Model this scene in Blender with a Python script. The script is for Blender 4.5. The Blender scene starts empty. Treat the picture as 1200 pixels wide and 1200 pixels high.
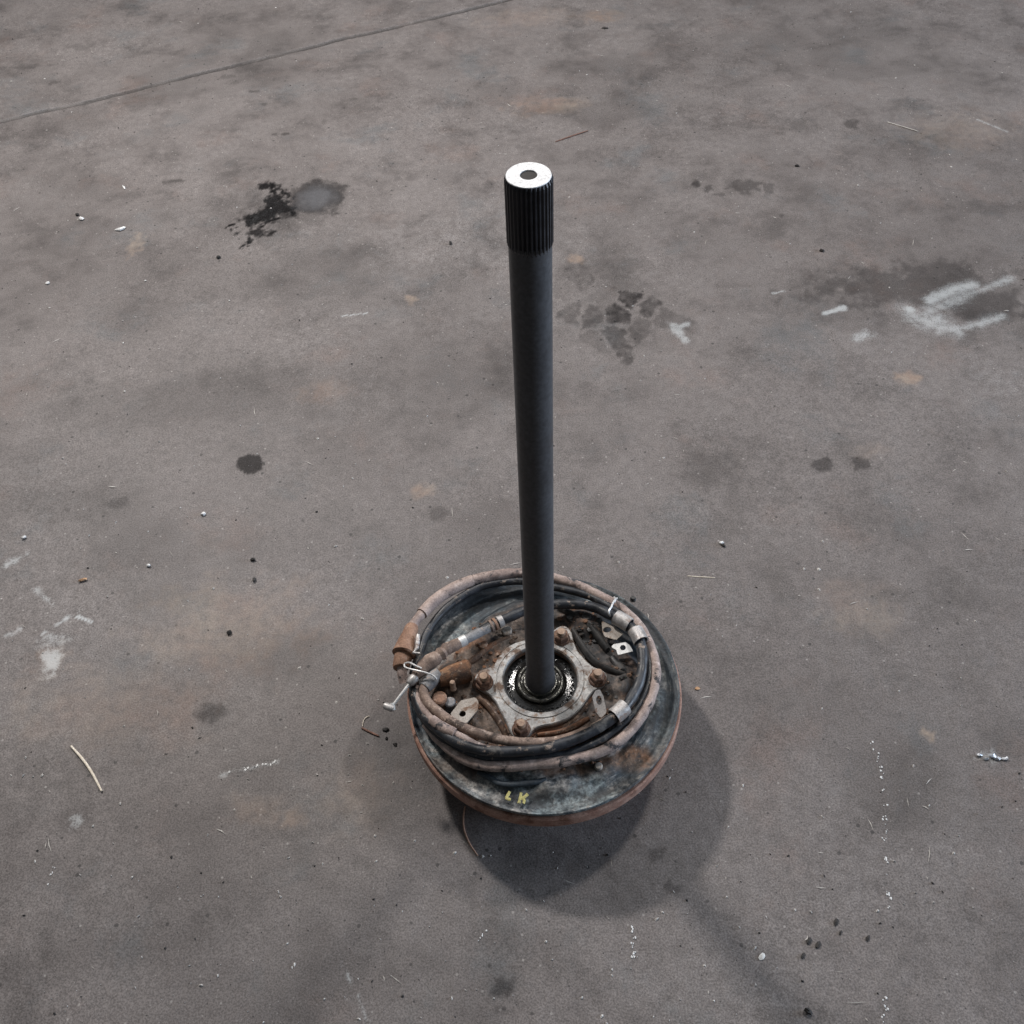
import bpy, bmesh, math, random
import numpy as np
from mathutils import Vector, Matrix
random.seed(7); RNG = np.random.default_rng(11)
SC = bpy.context.scene; COL = SC.collection

# ------------------------------------------------------------------ camera
F = 1200.0                                   # focal length in photograph pixels (photo is 1200 square)
NADIR = (652.0, 1590.0)                      # where plumb lines converge in the photograph
ZP = 0.080                                   # height of the backing plate rim over the floor
CAM = Vector((-0.0214, -0.570, 0.998 + ZP))
_d = Vector((NADIR[0]-600, NADIR[1]-600, F)).normalized()
_up = -_d
_y = (Vector((0, 0, 1)) - _up*_up.z).normalized()
_x = _y.cross(_up)
ROWS = (_x, _y, _up)
def ray(px, py):
    c = Vector((px-600, py-600, F))
    return Vector([r.dot(c) for r in ROWS])
def P(px, py, z=0.0):                        # point of the horizontal plane z seen at a photo pixel
    r = ray(px, py); t = (z-CAM.z)/r.z
    return Vector((CAM.x+r.x*t, CAM.y+r.y*t, z))
def axis_z(py):                              # height on the shaft axis seen at a photo row
    r = ray(625, py); return CAM.z + r.z*(-CAM.y/r.y)
cam_d = bpy.data.cameras.new('camera'); cam = bpy.data.objects.new('camera', cam_d); COL.objects.link(cam)
cam_d.sensor_fit = 'HORIZONTAL'; cam_d.sensor_width = 36; cam_d.lens = 36*F/1200
cam_d.clip_start = 0.01; cam_d.clip_end = 100
def camcol(v): return Vector([r.dot(Vector(v)) for r in ROWS])
M = Matrix.Identity(4)
for i, v in enumerate(((1, 0, 0), (0, -1, 0), (0, 0, -1))):
    w = camcol(v)
    for j in range(3): M[j][i] = w[j]
M.translation = CAM
cam.matrix_world = M
SC.camera = cam

# ------------------------------------------------------------------ light
W = bpy.data.worlds.new('World'); SC.world = W; W.use_nodes = True
bg = W.node_tree.nodes['Background']; bg.inputs[0].default_value = (0.88, 0.95, 1.0, 1); bg.inputs[1].default_value = 0.10
def area(name, loc, target, sx, sy, power, color):
    l = bpy.data.lights.new(name, 'AREA'); l.shape = 'RECTANGLE'; l.size = sx; l.size_y = sy
    l.energy = power; l.color = color
    o = bpy.data.objects.new(name, l); COL.objects.link(o); o.location = loc
    o.rotation_euler = (Vector(target)-Vector(loc)).to_track_quat('-Z', 'Y').to_euler()
    return o
area('roof_light', (-1.07, 1.56, 1.98), (0, 0.4, 0), 0.19, 0.19, 57, (1.0, 0.945, 0.905))
area('roof_light.001', (1.25, 1.45, 2.45), (0, 0.4, 0), 0.22, 0.22, 33, (1.0, 0.955, 0.92))
area('overhead_fill', (0.0, 2.6, 4.6), (0, 1.7, 0), 4.0, 3.6, 40, (0.97, 0.98, 1.0))  # added overhead panel for ambient fill, not a known source
area('bay_door_light', (5.6, 0.2, 1.25), (0, 0, 0.4), 2.6, 2.0, 320, (0.68, 0.81, 1.0))
SC.view_settings.view_transform = 'Standard'; SC.view_settings.look = 'None'
SC.view_settings.exposure = 0.0; SC.view_settings.gamma = 1.0

# ------------------------------------------------------------------ helpers
class MB:
    def __init__(s): s.v = []; s.f = []; s.sm = []
    def add(s, vs, fs, smooth=True):
        o = len(s.v); s.v += [tuple(v) for v in vs]
        s.f += [tuple(i+o for i in f) for f in fs]; s.sm += [smooth]*len(fs)
        return s
    def tube(s, pts, rad, n=14, caps=True, squash=None):
        pts = [Vector(p) for p in pts]; m = len(pts)
        if not hasattr(rad, '__len__'): rad = [rad]*m
        vs, fs = [], []; prev = None
        for i, p in enumerate(pts):
            t = (pts[min(i+1, m-1)]-pts[max(i-1, 0)])
            t = t.normalized() if t.length > 1e-9 else Vector((1, 0, 0))
            if prev is None:
                a = Vector((0, 0, 1)) if abs(t.z) < .9 else Vector((1, 0, 0))
                u = (a - t*a.dot(t)).normalized()
            else: u = (prev - t*prev.dot(t)).normalized()
            prev = u; w = t.cross(u)
            for k in range(n):
                a = 2*math.pi*k/n
                vs.append(p + (u*math.cos(a)*(squash or 1) + w*math.sin(a))*rad[i])
        for i in range(m-1):
            for k in range(n):
                fs.append((i*n+k, i*n+(k+1) % n, (i+1)*n+(k+1) % n, (i+1)*n+k))
        if caps:
            fs.append(tuple(range(n-1, -1, -1))); fs.append(tuple(range((m-1)*n, m*n)))
        return s.add(vs, fs)
    def lathe(s, prof, base=(0, 0, 0), axis=(0, 0, 1), n=64, fn=None, smooth=True, close=False):
        base = Vector(base); ax = Vector(axis).normalized(); q = Vector((0, 0, 1)).rotation_difference(ax)
        vs, fs = [], []; m = len(prof)
        for r, z in prof:
            for k in range(n):
                a = 2*math.pi*k/n; rr = fn(r, z, k) if fn else r
                vs.append(base + q @ Vector((rr*math.cos(a), rr*math.sin(a), z)))
        for i in range(m-1 + (1 if close else 0)):
            j = (i+1) % m
            for k in range(n): fs.append((i*n+k, i*n+(k+1) % n, j*n+(k+1) % n, j*n+k))
        if not close:
            if prof[0][0] > 1e-6: fs.append(tuple(range(n-1, -1, -1)))
            if prof[-1][0] > 1e-6: fs.append(tuple(range((m-1)*n, m*n)))
        return s.add(vs, fs, smooth)
    def rings(s, loops, closed=True, cap0=False, cap1=False, smooth=False):
        n = len(loops[0]); vs = [v for l in loops for v in l]; fs = []
        m = len(loops)
        for i in range(m if closed else m-1):
            j = (i+1) % m
            for k in range(n): fs.append((i*n+k, i*n+(k+1) % n, j*n+(k+1) % n, j*n+k))
        if cap0: fs.append(tuple(range(n-1, -1, -1)))
        if cap1: fs.append(tuple(range((m-1)*n, m*n)))
        return s.add(vs, fs, smooth)
    def blob(s, c, r, sq=(1, 1, 1), jag=.25, n=6, rnd=random):
        c = Vector(c); vs, fs = [], []; rows = 4
        for i in range(rows+1):
            th = math.pi*i/rows
            for k in range(n):
                a = 2*math.pi*k/n; q = r*(1+rnd.uniform(-jag, jag))
                vs.append(c+Vector((q*sq[0]*math.sin(th)*math.cos(a), q*sq[1]*math.sin(th)*math.sin(a), q*sq[2]*math.cos(th))))
        for i in range(rows):
            for k in range(n): fs.append((i*n+k, (i+1)*n+k, (i+1)*n+(k+1) % n, i*n+(k+1) % n))
        return s.add(vs, fs)
    def build(s, name, mat, parent=None, sharp=35):
        me = bpy.data.meshes.new(name); me.from_pydata(s.v, [], s.f)
        me.polygons.foreach_set('use_smooth', s.sm)
        bm = bmesh.new(); bm.from_mesh(me); bmesh.ops.recalc_face_normals(bm, faces=bm.faces)
        for e in bm.edges:
            if len(e.link_faces) == 2 and e.calc_face_angle(0) > math.radians(sharp): e.smooth = False
        bm.to_mesh(me); bm.free()
        me.materials.append(mat); o = bpy.data.objects.new(name, me); COL.objects.link(o)
        if parent: o.parent = parent
        return o
def tag(o, label=None, cat=None, group=None, kind=None):
    for k, v in (('label', label), ('category', cat), ('group', group), ('kind', kind)):
        if v: o[k] = v
    return o
def spline(pts, step=0.003):
    pts = [Vector(p) for p in pts]; q = [2*pts[0]-pts[1]] + pts + [2*pts[-1]-pts[-2]]; out = []
    for i in range(1, len(q)-2):
        n = max(2, int((q[i+1]-q[i]).length/step))
        for k in range(n):
            t = k/n; a, b, c, d = q[i-1], q[i], q[i+1], q[i+2]
            out.append(.5*((2*b)+(c-a)*t+(2*a-5*b+4*c-d)*t*t+(3*b-a-3*c+d)*t**3))
    out.append(pts[-1]); return out
def pxs(l): return [P(*p) for p in l]

# ------------------------------------------------------------------ numpy noise
def vnoise(x, y, seed):
    r = np.random.default_rng(seed); T = r.random((256, 256))
    xi = np.floor(x).astype(int); yi = np.floor(y).astype(int); fx = x-xi; fy = y-yi
    fx = fx*fx*(3-2*fx); fy = fy*fy*(3-2*fy)
    g = lambda a, b: T[a & 255, b & 255]
    return (g(xi, yi)*(1-fx)+g(xi+1, yi)*fx)*(1-fy) + (g(xi, yi+1)*(1-fx)+g(xi+1, yi+1)*fx)*fy
def fbm(x, y, scale, seed, oct=4):
    s = 0; a = 1; tot = 0
    for o in range(oct):
        s = s + a*vnoise(x*scale*2**o, y*scale*2**o, seed+o); tot += a; a *= .55
    return s/tot
def sstep(a, b, x):
    t = np.clip((x-a)/(b-a), 0, 1); return t*t*(3-2*t)

# ------------------------------------------------------------------ materials
def newmat(name):
    m = bpy.data.materials.new(name); m.use_nodes = True; nt = m.node_tree; nt.nodes.clear()
    out = nt.nodes.new('ShaderNodeOutputMaterial'); b = nt.nodes.new('ShaderNodeBsdfPrincipled')
    nt.links.new(b.outputs[0], out.inputs[0]); return m, nt, b
class N:
    def __init__(s, nt): s.nt = nt
    def node(s, t, **kw):
        n = s.nt.nodes.new(t)
        for k, v in kw.items(): setattr(n, k, v)
        return n
    def link(s, a, b): s.nt.links.new(a, b)
    def put(s, sock, v):
        if isinstance(v, bpy.types.NodeSocket): s.link(v, sock)
        else: sock.default_value = v
    def coord(s): return s.node('ShaderNodeTexCoord').outputs['Object']
    def noise(s, vec, scale, detail=6, rough=.6, dist=0):
        n = s.node('ShaderNodeTexNoise'); s.link(vec, n.inputs['Vector'])
        n.inputs['Scale'].default_value = scale; n.inputs['Detail'].default_value = detail
        n.inputs['Roughness'].default_value = rough; n.inputs['Distortion'].default_value = dist
        return n.outputs['Fac']
    def step(s, v, a, b, lo=0., hi=1.):
        n = s.node('ShaderNodeMapRange'); n.interpolation_type = 'SMOOTHSTEP'
        s.link(v, n.inputs['Value'])
        for i, q in zip((1, 2, 3, 4), (a, b, lo, hi)): n.inputs[i].default_value = q
        return n.outputs[0]
    def mix(s, f, a, b, mode='MIX'):
        n = s.node('ShaderNodeMix', data_type='RGBA', blend_type=mode)
        s.put(n.inputs[0], f)
        for i, q in ((6, a), (7, b)):
            s.put(n.inputs[i], q if isinstance(q, bpy.types.NodeSocket) else tuple(q)+(1,) if len(q) == 3 else q)
        return n.outputs[2]
    def math(s, op, a, b=0.5, clamp=False):
        n = s.node('ShaderNodeMath', operation=op, use_clamp=clamp); s.put(n.inputs[0], a); s.put(n.inputs[1], b); return n.outputs[0]
    def bump(s, h, strength, dist, bsdf):
        n = s.node('ShaderNodeBump'); s.link(h, n.inputs['Height']); n.inputs['Strength'].default_value = strength
        n.inputs['Distance'].default_value = dist; s.link(n.outputs[0], bsdf.inputs['Normal'])
def grime(name, a, b, patch=None, patch_amt=(.55, .65), dust=None, dust_amt=(.5, .62), dust_up=True, scale=60, rough=(.5, .8), metal=0., bump=.35, bdist=.001, patch_scale=None, metal_patch=None):
    m, nt, bs = newmat(name); n = N(nt); co = n.coord()
    n1 = n.noise(co, scale, 8, .65); n2 = n.noise(co, (patch_scale or scale*.6), 6, .7, .4); n3 = n.noise(co, scale*1.7, 7, .7); n4 = n.noise(co, scale*9, 3, .6)
    c = n.mix(n.step(n1, .35, .65), a, b)
    c = n.mix(n.step(n4, .3, .7, 0, .35), c, (0, 0, 0), 'MULTIPLY') if False else c
    r = n.step(n1, .3, .7, rough[0], rough[1]); mt = metal
    if patch:
        k = n.step(n2, *patch_amt); c = n.mix(k, c, patch); r = n.math('MAXIMUM', r, n.math('MULTIPLY', k, .8))
        if metal: mt = n.math('MULTIPLY', n.math('SUBTRACT', 1., k), metal)
    if dust:
        k = n.step(n3, *dust_amt)
        if dust_up:
            g = n.node('ShaderNodeNewGeometry'); sx = n.node('ShaderNodeSeparateXYZ'); n.link(g.outputs['Normal'], sx.inputs[0])
            k = n.math('MULTIPLY', k, n.step(sx.outputs[2], .1, .7))
        c = n.mix(k, c, dust); r = n.math('MAXIMUM', r, n.math('MULTIPLY', k, .85))
        if metal: mt = n.math('MULTIPLY', n.math('SUBTRACT', 1., k), mt)
    v = n.step(n4, .25, .75, .72, 1.2)
    vc = n.node('ShaderNodeCombineColor'); [n.link(v, vc.inputs[i]) for i in range(3)]
    c = n.mix(1., c, vc.outputs[0], 'MULTIPLY')
    n.link(c, bs.inputs['Base Color']); n.link(r, bs.inputs['Roughness']); n.put(bs.inputs['Metallic'], mt)
    n.bump(n.math('ADD', n1, n.math('MULTIPLY', n4, .4)), bump, bdist, bs)
    return m
RUST = (.16, .075, .04); MUD = (.23, .165, .13); TAN = (.36, .28, .23); PINK = (.34, .255, .225)
MAT = dict(
    drum=grime('rusty_drum', (.27, .14, .10), (.40, .25, .195), (.17, .08, .05), (.54, .66), scale=70, rough=(.75, .9)),
    housing=grime('muddy_casting', (.045, .028, .020), (.15, .09, .058), RUST, (.48, .58), (.30, .22, .17), (.54, .64), scale=70, rough=(.7, .9)),
    retainer=grime('machined_plate', (.24, .235, .23), (.44, .435, .42), (.13, .085, .06), (.50, .60), (.25, .19, .15), (.53, .63), scale=75, rough=(.45, .65), metal=.35, bump=.3, patch_scale=48),
    nut=grime('rusty_nut', (.075, .038, .025), (.19, .105, .07), (.30, .19, .13), (.54, .64), (.36, .25, .18), (.57, .68), scale=150, rough=(.6, .85)),
    stud=grime('stud_steel', (.25, .16, .11), (.40, .28, .20), RUST, (.55, .68), scale=200, rough=(.5, .75)),
    oil=grime('black_oil', (.004, .004, .004), (.010, .009, .008), scale=60, rough=(.05, .14), bump=.22, bdist=.002),
    collar=grime('oily_steel', (.035, .035, .032), (.09, .088, .075), (.012, .011, .01), (.5, .6), scale=150, rough=(.12, .35), metal=.6),
    shaft=grime('dark_shaft_steel', (.046, .047, .051), (.060, .061, .066), (.050, .040, .036), (.56, .76), (.075, .068, .064), (.62, .8), False, scale=30, rough=(.5, .6), metal=0., bump=.05),
    spline=grime('dark_spline', (.012, .012, .015), (.026, .026, .031), scale=120, rough=(.35, .5), metal=0., bump=.1),
    face_glare=grime('steel_face_glare', (.90, .91, .92), (.95, .95, .96), scale=90, rough=(.38, .5), metal=0., bump=.05),  # near-white colour stands in for the glare off the steel end
    pink=grime('dusty_sheath', (.215, .160, .142), (.40, .315, .280), (.045, .042, .044), (.56, .63), (.50, .41, .37), (.55, .66), scale=60, rough=(.65, .9), patch_scale=42),
    black=grime('black_rubber', (.011, .012, .015), (.030, .034, .042), (.10, .095, .09), (.56, .66), (.31, .245, .20), (.57, .66), scale=55, rough=(.34, .6), patch_scale=36),
    brown=grime('brown_sheath', (.14, .095, .075), (.28, .205, .165), (.055, .040, .032), (.55, .64), (.42, .325, .265), (.54, .64), scale=70, rough=(.65, .9), patch_scale=44),
    grey=grime('grey_sheath', (.15, .15, .158), (.29, .29, .295), (.07, .065, .062), (.54, .64), TAN, (.56, .66), scale=75, rough=(.5, .8)),
    boot=grime('rust_boot', (.19, .100, .062), (.31, .185, .125), (.10, .058, .040), (.54, .64), (.38, .26, .20), (.55, .66), scale=60, rough=(.65, .9)),
    clamp=grime('zinc_clamp', (.34, .325, .315), (.50, .485, .475), (.22, .15, .12), (.53, .65), (.36, .29, .25), (.56, .68), scale=110, rough=(.35, .6), metal=.5, bump=.15),
    zinc=grime('bright_zinc', (.58, .58, .57), (.70, .70, .69), (.35, .27, .2), (.62, .74), scale=120, rough=(.35, .55), metal=.4, bump=.15),
    tab=grime('muddy_tab', (.27, .235, .20), (.44, .40, .36), (.16, .095, .06), (.52, .62), scale=90, rough=(.6, .85)),
    wire=grime('galvanised_wire', (.65, .65, .65), (.78, .78, .77), scale=150, rough=(.35, .5), metal=.5, bump=.1),
    yellow=grime('yellow_marker_paint', (.34, .31, .10), (.44, .40, .16), (.12, .12, .08), (.52, .62), scale=260, rough=(.6, .8)),
    dark=grime('oily_casting', (.014, .015, .016), (.04, .038, .036), (.09, .065, .05), (.56, .7), scale=80, rough=(.35, .7)),
    cyl=grime('rusty_cylinder', (.050, .028, .018), (.17, .082, .042), (.24, .125, .065), (.52, .62), (.34, .25, .18), (.56, .66), scale=85, rough=(.7, .95), bump=.7, bdist=.002),
    rust=grime('orange_rust', (.15, .07, .035), (.26, .13, .07), (.08, .05, .04), (.55, .7), (.36, .24, .16), (.6, .74), scale=110, rough=(.75, .95)),
    white=grime('white_chip', (.62, .63, .63), (.74, .74, .73), scale=200, rough=(.6, .8)),
    straw=grime('dry_straw', (.62, .54, .43), (.78, .72, .62), scale=130, rough=(.6, .8)),
    copper=grime('copper_wire', (.40, .23, .16), (.52, .33, .24), scale=200, rough=(.4, .6)),
    clod_and_shade=grime('black_clod_and_shade', (.016, .014, .013), (.036, .033, .031), scale=200, rough=(.6, .9)),
    twig=grime('brown_twig', (.14, .07, .05), (.22, .12, .09), scale=200, rough=(.7, .9)),
    leaf=grime('orange_flake', (.42, .24, .12), (.52, .33, .2), scale=200, rough=(.7, .9)),
    pale=grime('pale_grit', (.36, .34, .32), (.58, .56, .53), scale=90, rough=(.7, .9)),
    foil=grime('grey_foil', (.35, .38, .42), (.60, .62, .65), scale=150, rough=(.3, .5), metal=.5),
)

# ------------------------------------------------------------------ floor
jA, jB = P(0, 143), P(400, 46.5)
jd = (jB-jA); jd.z = 0; jd.normalize(); jn = Vector((-jd.y, jd.x, 0))
corners = [P(*c) for c in ((-25, -25), (1225, -25), (-25, 1225), (1225, 1225))]
us = [c.dot(jd) for c in corners]; vs_ = [c.dot(jn) for c in corners]; vj = jA.dot(jn)
def lines(a, b, step, ext):
    fine = np.arange(a, b, step); e = np.array([.01, .03, .08, .2, .5, 1.2, 3, 8])*ext
    return np.concatenate([a-e[::-1], fine, b+e])
U = lines(min(us), max(us), .0034, 1.)
V = lines(min(vs_), max(vs_), .0034, 1.)
V = V[np.abs(V-vj) > .0075]
V = np.sort(np.concatenate([V, vj+np.array([-.0062, -.0036, -.0016, 0, .0016, .0036, .0062])]))
UU, VV = np.meshgrid(U, V)
dv = VV-vj
wob = (fbm(UU, UU*0+3.3, 9, 5)-.5)*.012 + (fbm(UU, UU*0+1.3, 80, 15, 2)-.5)*.003
near = np.exp(-(dv/.03)**2)
X = UU*jd.x + (VV+wob*near)*jn.x; Y = UU*jd.y + (VV+wob*near)*jn.y
gro = 1-sstep(.0026, .0082, np.abs(dv))
gro = gro*(.55+.45*sstep(.3, .55, fbm(UU, VV*0, 14, 9)))
Z = (fbm(X, Y, 2.2, 21)-.5)*.0035 + (fbm(X, Y, 40, 31, 3)-.5)*.0011 - gro*.006
CLOUD = sstep(.47, .66, fbm(X*1.0+Y*.35, Y*1.5, 2.3, 101, 5))*.16 + sstep(.50, .68, fbm(X, Y*1.3, 8, 111, 5))*.14
# --- stains and darker patches, laid out where they lie on the floor
dark = np.zeros_like(X); paint = np.zeros_like(X); rust = np.zeros_like(X); wet = np.zeros_like(X)
EDGE = fbm(X, Y, 45, 41, 4)-.5; EDGM = fbm(X, Y, 85, 43, 3)-.5; EDGS = fbm(X, Y, 140, 45, 2)-.5; EDGE2 = fbm(X, Y, 160, 47, 2)-.5; MOTT = fbm(X, Y, 110, 61, 3)
def spot(px, py, rx, ry, soft=.35, jag=.9, amt=1., arr=None, rot=0.):
    c = P(px, py); e1 = (P(px+rx, py)-c).length; e2 = (P(px, py+ry)-P(px, py-ry)).length/2
    dx = X-c.x; dy = Y-c.y; ca, sa = math.cos(rot), math.sin(rot)
    d = np.hypot((dx*ca+dy*sa)/e1, (-dx*sa+dy*ca)/e2) + (EDGE if e1 > .035 else EDGM if e1 > .016 else EDGS)*jag*1.5 + EDGE2*jag*.5
    k = (1-sstep(1-soft, 1+soft*.6, d))*amt
    if arr is not None: np.maximum(arr, k, out=arr)
    return k
def stroke(pts, w, soft, jag, amt, arr, speck=0.):
    best = np.full_like(X, 9.); q = [P(*p) for p in pts]
    for a, b in zip(q, q[1:]):
        d = b-a; L = d.length; t = np.clip(((X-a.x)*d.x+(Y-a.y)*d.y)/L**2, 0, 1)
        best = np.minimum(best, np.hypot(X-a.x-d.x*t, Y-a.y-d.y*t))
    d = best/w + EDGE*jag + EDGE2*jag*.6
    k = (1-sstep(1-soft, 1+soft, d))*amt
    if speck: k = k*sstep(.5-speck*.5, .5+speck*.4, MOTT)
    np.maximum(arr, k, out=arr)
# oil splash upper left
spot(373, 231, 33, 23, .30, .5, .74, dark); spot(372, 232, 22, 15, .7, .5, .7, wet)
spot(322, 238, 18, 17, .35, 1.2, .96, dark); spot(308, 255, 32, 9, .35, 1.3, .97, dark, .5); spot(312, 218, 10, 5, .3, .9, .95, dark); spot(318, 248, 42, 30, .9, 1.2, .42, dark, .5)
for s in (((328, 232), (300, 262)), ((332, 236), (272, 268)), ((318, 246), (285, 290)), ((340, 232), (316, 214)), ((330, 240), (265, 266)), ((325, 245), (292, 282)), ((318, 218), (324, 240)), ((345, 250), (305, 262))):
    stroke(s, .0065, .4, 1.6, .98, dark, .2)
spot(305, 272, 13, 6, .5, 1.6, .9, dark); spot(335, 252, 16, 7, .5, 1.4, .7, dark)
for a in ((293, 544, 17, 12, .10, .35, .80), (138, 589, 16, 11, .7, .8, .5), (106, 597, 5, 3, .5, .6, .4), (78, 597, 5, 3, .5, .6, .4), (512, 602, 13, 9, .5, .6, .38),
          (245, 835, 19, 13, .6, 1., .6), (590, 1157, 18, 14, .5, .7, .6), (586, 1184, 10, 8, .6, .8, .4), (560, 1150, 60, 50, .9, .9, .22),
          (965, 545, 14, 9, .25, .5, .55), (1008, 545, 13, 8, .3, .7, .5), (997, 145, 10, 6, .4, .7, .5), (872, 219, 20, 9, .35, .8, .48), (900, 222, 9, 8, .4, .8, .42),
          (816, 216, 6, 4, .4, .8, .6), (830, 221, 8, 4, .4, 1., .5), (842, 228, 8, 2, .4, .8, .4), (917, 253, 4, 3, .4, .6, .4),
          (465, 209, 4, 3, .4, .7, .3), (482, 209, 6, 4, .4, .7, .3), (574, 216, 6, 5, .4, .7, .25), (400, 228, 8, 8, .5, .7, .3),
          (1080, 175, 70, 20, .8, 1.3, .25), (1010, 178, 22, 9, .6, 1., .22), (1060, 335, 130, 28, .6, .9, .5), (1000, 320, 40, 12, .7, 1., .3), (1010, 370, 70, 22, .8, 1., .22),
          (1150, 355, 60, 22, .5, .7, .55), (820, 560, 24, 14, .6, .9, .22), (868, 590, 28, 14, .8, .9, .18), (890, 450, 20, 10, .7, .9, .16),
          (90, 55, 18, 4, .5, 1.4, .3), (95, 20, 20, 3, .5, 1.3, .3), (30, 78, 30, 3, .6, 1.4, .35), (66, 96, 12, 3, .5, 1.2, .4), (245, 62, 22, 5, .6, 1.5, .3),
          (158, 90, 16, 2, .5, 1., .35), (267, 90, 9, 3, .5, .9, .4), (275, 97, 6, 2, .5, .9, .4), (295, 107, 9, 2, .4, .8, .45), (310, 122, 5, 2, .4, .8, .45), (322, 157, 5, 2, .4, .6, .5), (335, 157, 5, 2, .4, .6, .5),
          (208, 212, 14, 3, .6, 1.3, .5), (275, 205, 18, 7, .8, 1., .22), (85, 330, 14, 12, .8, 1., .25), (150, 315, 30, 14, .9, 1.2, .22), (20, 560, 30, 14, .9, 1., .2), (85, 530, 20, 12, .9, 1., .2),
          (300, 640, 40, 20, .9, 1.1, .16), (195, 700, 50, 26, .9, 1.2, .25), (330, 770, 60, 30, .9, 1., .28), (95, 960, 40, 22, .8, 1.1, .28), (60, 1020, 60, 30, .9, 1., .2), (20, 1140, 40, 20, .9, 1., .2),
          (520, 170, 26, 8, .9, 1.2, .18), (560, 330, 26, 12, .8, 1.1, .22), (700, 18, 40, 10, .8, 1.2, .3), (760, 30, 20, 8, .8, 1.2, .25), (640, 80, 60, 16, .9, 1.1, .12),
          (770, 1000, 12, 9, .6, 1., .45), (790, 1040, 14, 8, .6, 1., .45), (640, 1130, 26, 12, .8, 1., .2), (1170, 1050, 60, 30, .9, 1., .15), (1140, 700, 60, 30, .9, 1.2, .12), (960, 1110, 34, 20, .8, 1.1, .2),
          (870, 880, 16, 30, .8, 1., .12), (480, 900, 40, 24, .9, 1., .16), (440, 860, 30, 18, .9, 1., .18)):  # last three: soft darker patches either side of the drum
    spot(*a[:7], arr=dark)
# broken tyre-tread print beside the shaft
tc = P(712, 363); seeds = [((736, 352), .86), ((722, 370), .78), ((750, 360), .70), ((690, 333), .50), ((707, 342), .40), ((668, 346), .30), ((676, 368), .52), ((698, 372), .58), ((718, 390), .66), ((742, 384), .50), ((700, 396), .42), ((766, 371), .48), ((655, 358), .34), ((712, 326), .34), ((664, 386), .20), ((738, 336), .05), ((775, 350), .05), ((640, 340), .05), ((690, 410), .05), ((760, 395), .1)]
wx = (fbm(X, Y, 60, 141, 3)-.5)*.018; wy = (fbm(X, Y, 60, 151, 3)-.5)*.018
ds = []
for (px, py), amt in seeds:
    q = P(712+(px-712)*1.22, 363+(py-363)*1.12); ds.append(np.hypot(X+wx-q.x, (Y+wy-q.y)*.8))
ds = np.stack(ds); o2 = np.partition(ds, 1, 0); own = np.array([a for _, a in seeds])[np.argmin(ds, 0)]
cell = own*sstep(.0005, .0085, o2[1]-o2[0]+EDGE2*.008)*(1-sstep(.9, 1.15, np.hypot((X-tc.x)/.15, (Y-tc.y)/.14)))*(.35+1.0*MOTT)
dark = np.maximum(dark, np.clip(cell*.85, 0, .8))
# white spray paint and scuffs
stroke(((1072, 374), (1108, 356), (1130, 347)), .014, 1.3, 1.2, .44, paint); stroke(((1125, 349), (1150, 340), (1184, 326)), .0075, 1.2, 1., .45, paint); stroke(((1090, 352), (1120, 338), (1140, 334)), .012, .95, .6, .55, paint)
stroke(((1060, 362), (1088, 380), (1120, 388)), .015, 1.3, 1.2, .46, paint); stroke(((1118, 386), (1145, 381), (1172, 371)), .009, 1.1, 1., .5, paint); spot(1095, 376, 26, 10, .9, .5, .5, paint)
spot(1066, 362, 9, 5, .6, .6, .6, paint)
stroke(((968, 367), (988, 361)), .006, .5, 1.4, .58, paint); stroke(((1003, 397), (1016, 391)), .009, .8, 1.5, .48, paint); stroke(((788, 382), (803, 398)), .008, .8, 1.6, .46, paint); stroke(((792, 384), (806, 380)), .005, .7, 1.3, .45, paint)
stroke(((50, 742), (95, 713)), .003, .8, 1.4, .7, paint, .5); stroke(((90, 722), (108, 729)), .0022, .6, .6, .8, paint)
stroke(((45, 750), (70, 740)), .005, .8, 1.6, .55, paint, .6); stroke(((8, 745), (30, 735)), .005, .8, 1.6, .5, paint, .6); stroke(((0, 665), (30, 650)), .006, .9, 1.6, .5, paint, .6); stroke(((40, 690), (62, 708)), .004, .9, 1.4, .5, paint, .6)
stroke(((400, 370), (430, 367)), .0022, .6, .6, .55, paint); stroke(((905, 344), (920, 341)), .002, .6, .6, .5, paint); stroke(((1145, 140), (1180, 154)), .003, .7, .9, .45, paint)
stroke(((400, 1130), (418, 1162), (432, 1198)), .0022, .7, 1., .5, paint, .4); stroke(((260, 908), (325, 893)), .0028, .8, 1.4, .5, paint, .7)
spot(62, 773, 16, 19, .5, .8, .62, paint); spot(66, 752, 20, 12, .8, 1.2, .4, paint); spot(92, 962, 10, 7, .6, 1.2, .4, paint); spot(1160, 887, 16, 8, .7, 1.2, .35, paint); spot(1160, 440, 40, 30, .9, 1., .12, paint); spot(540, 290, 160, 40, .9, 1.2, .10, paint)
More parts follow.
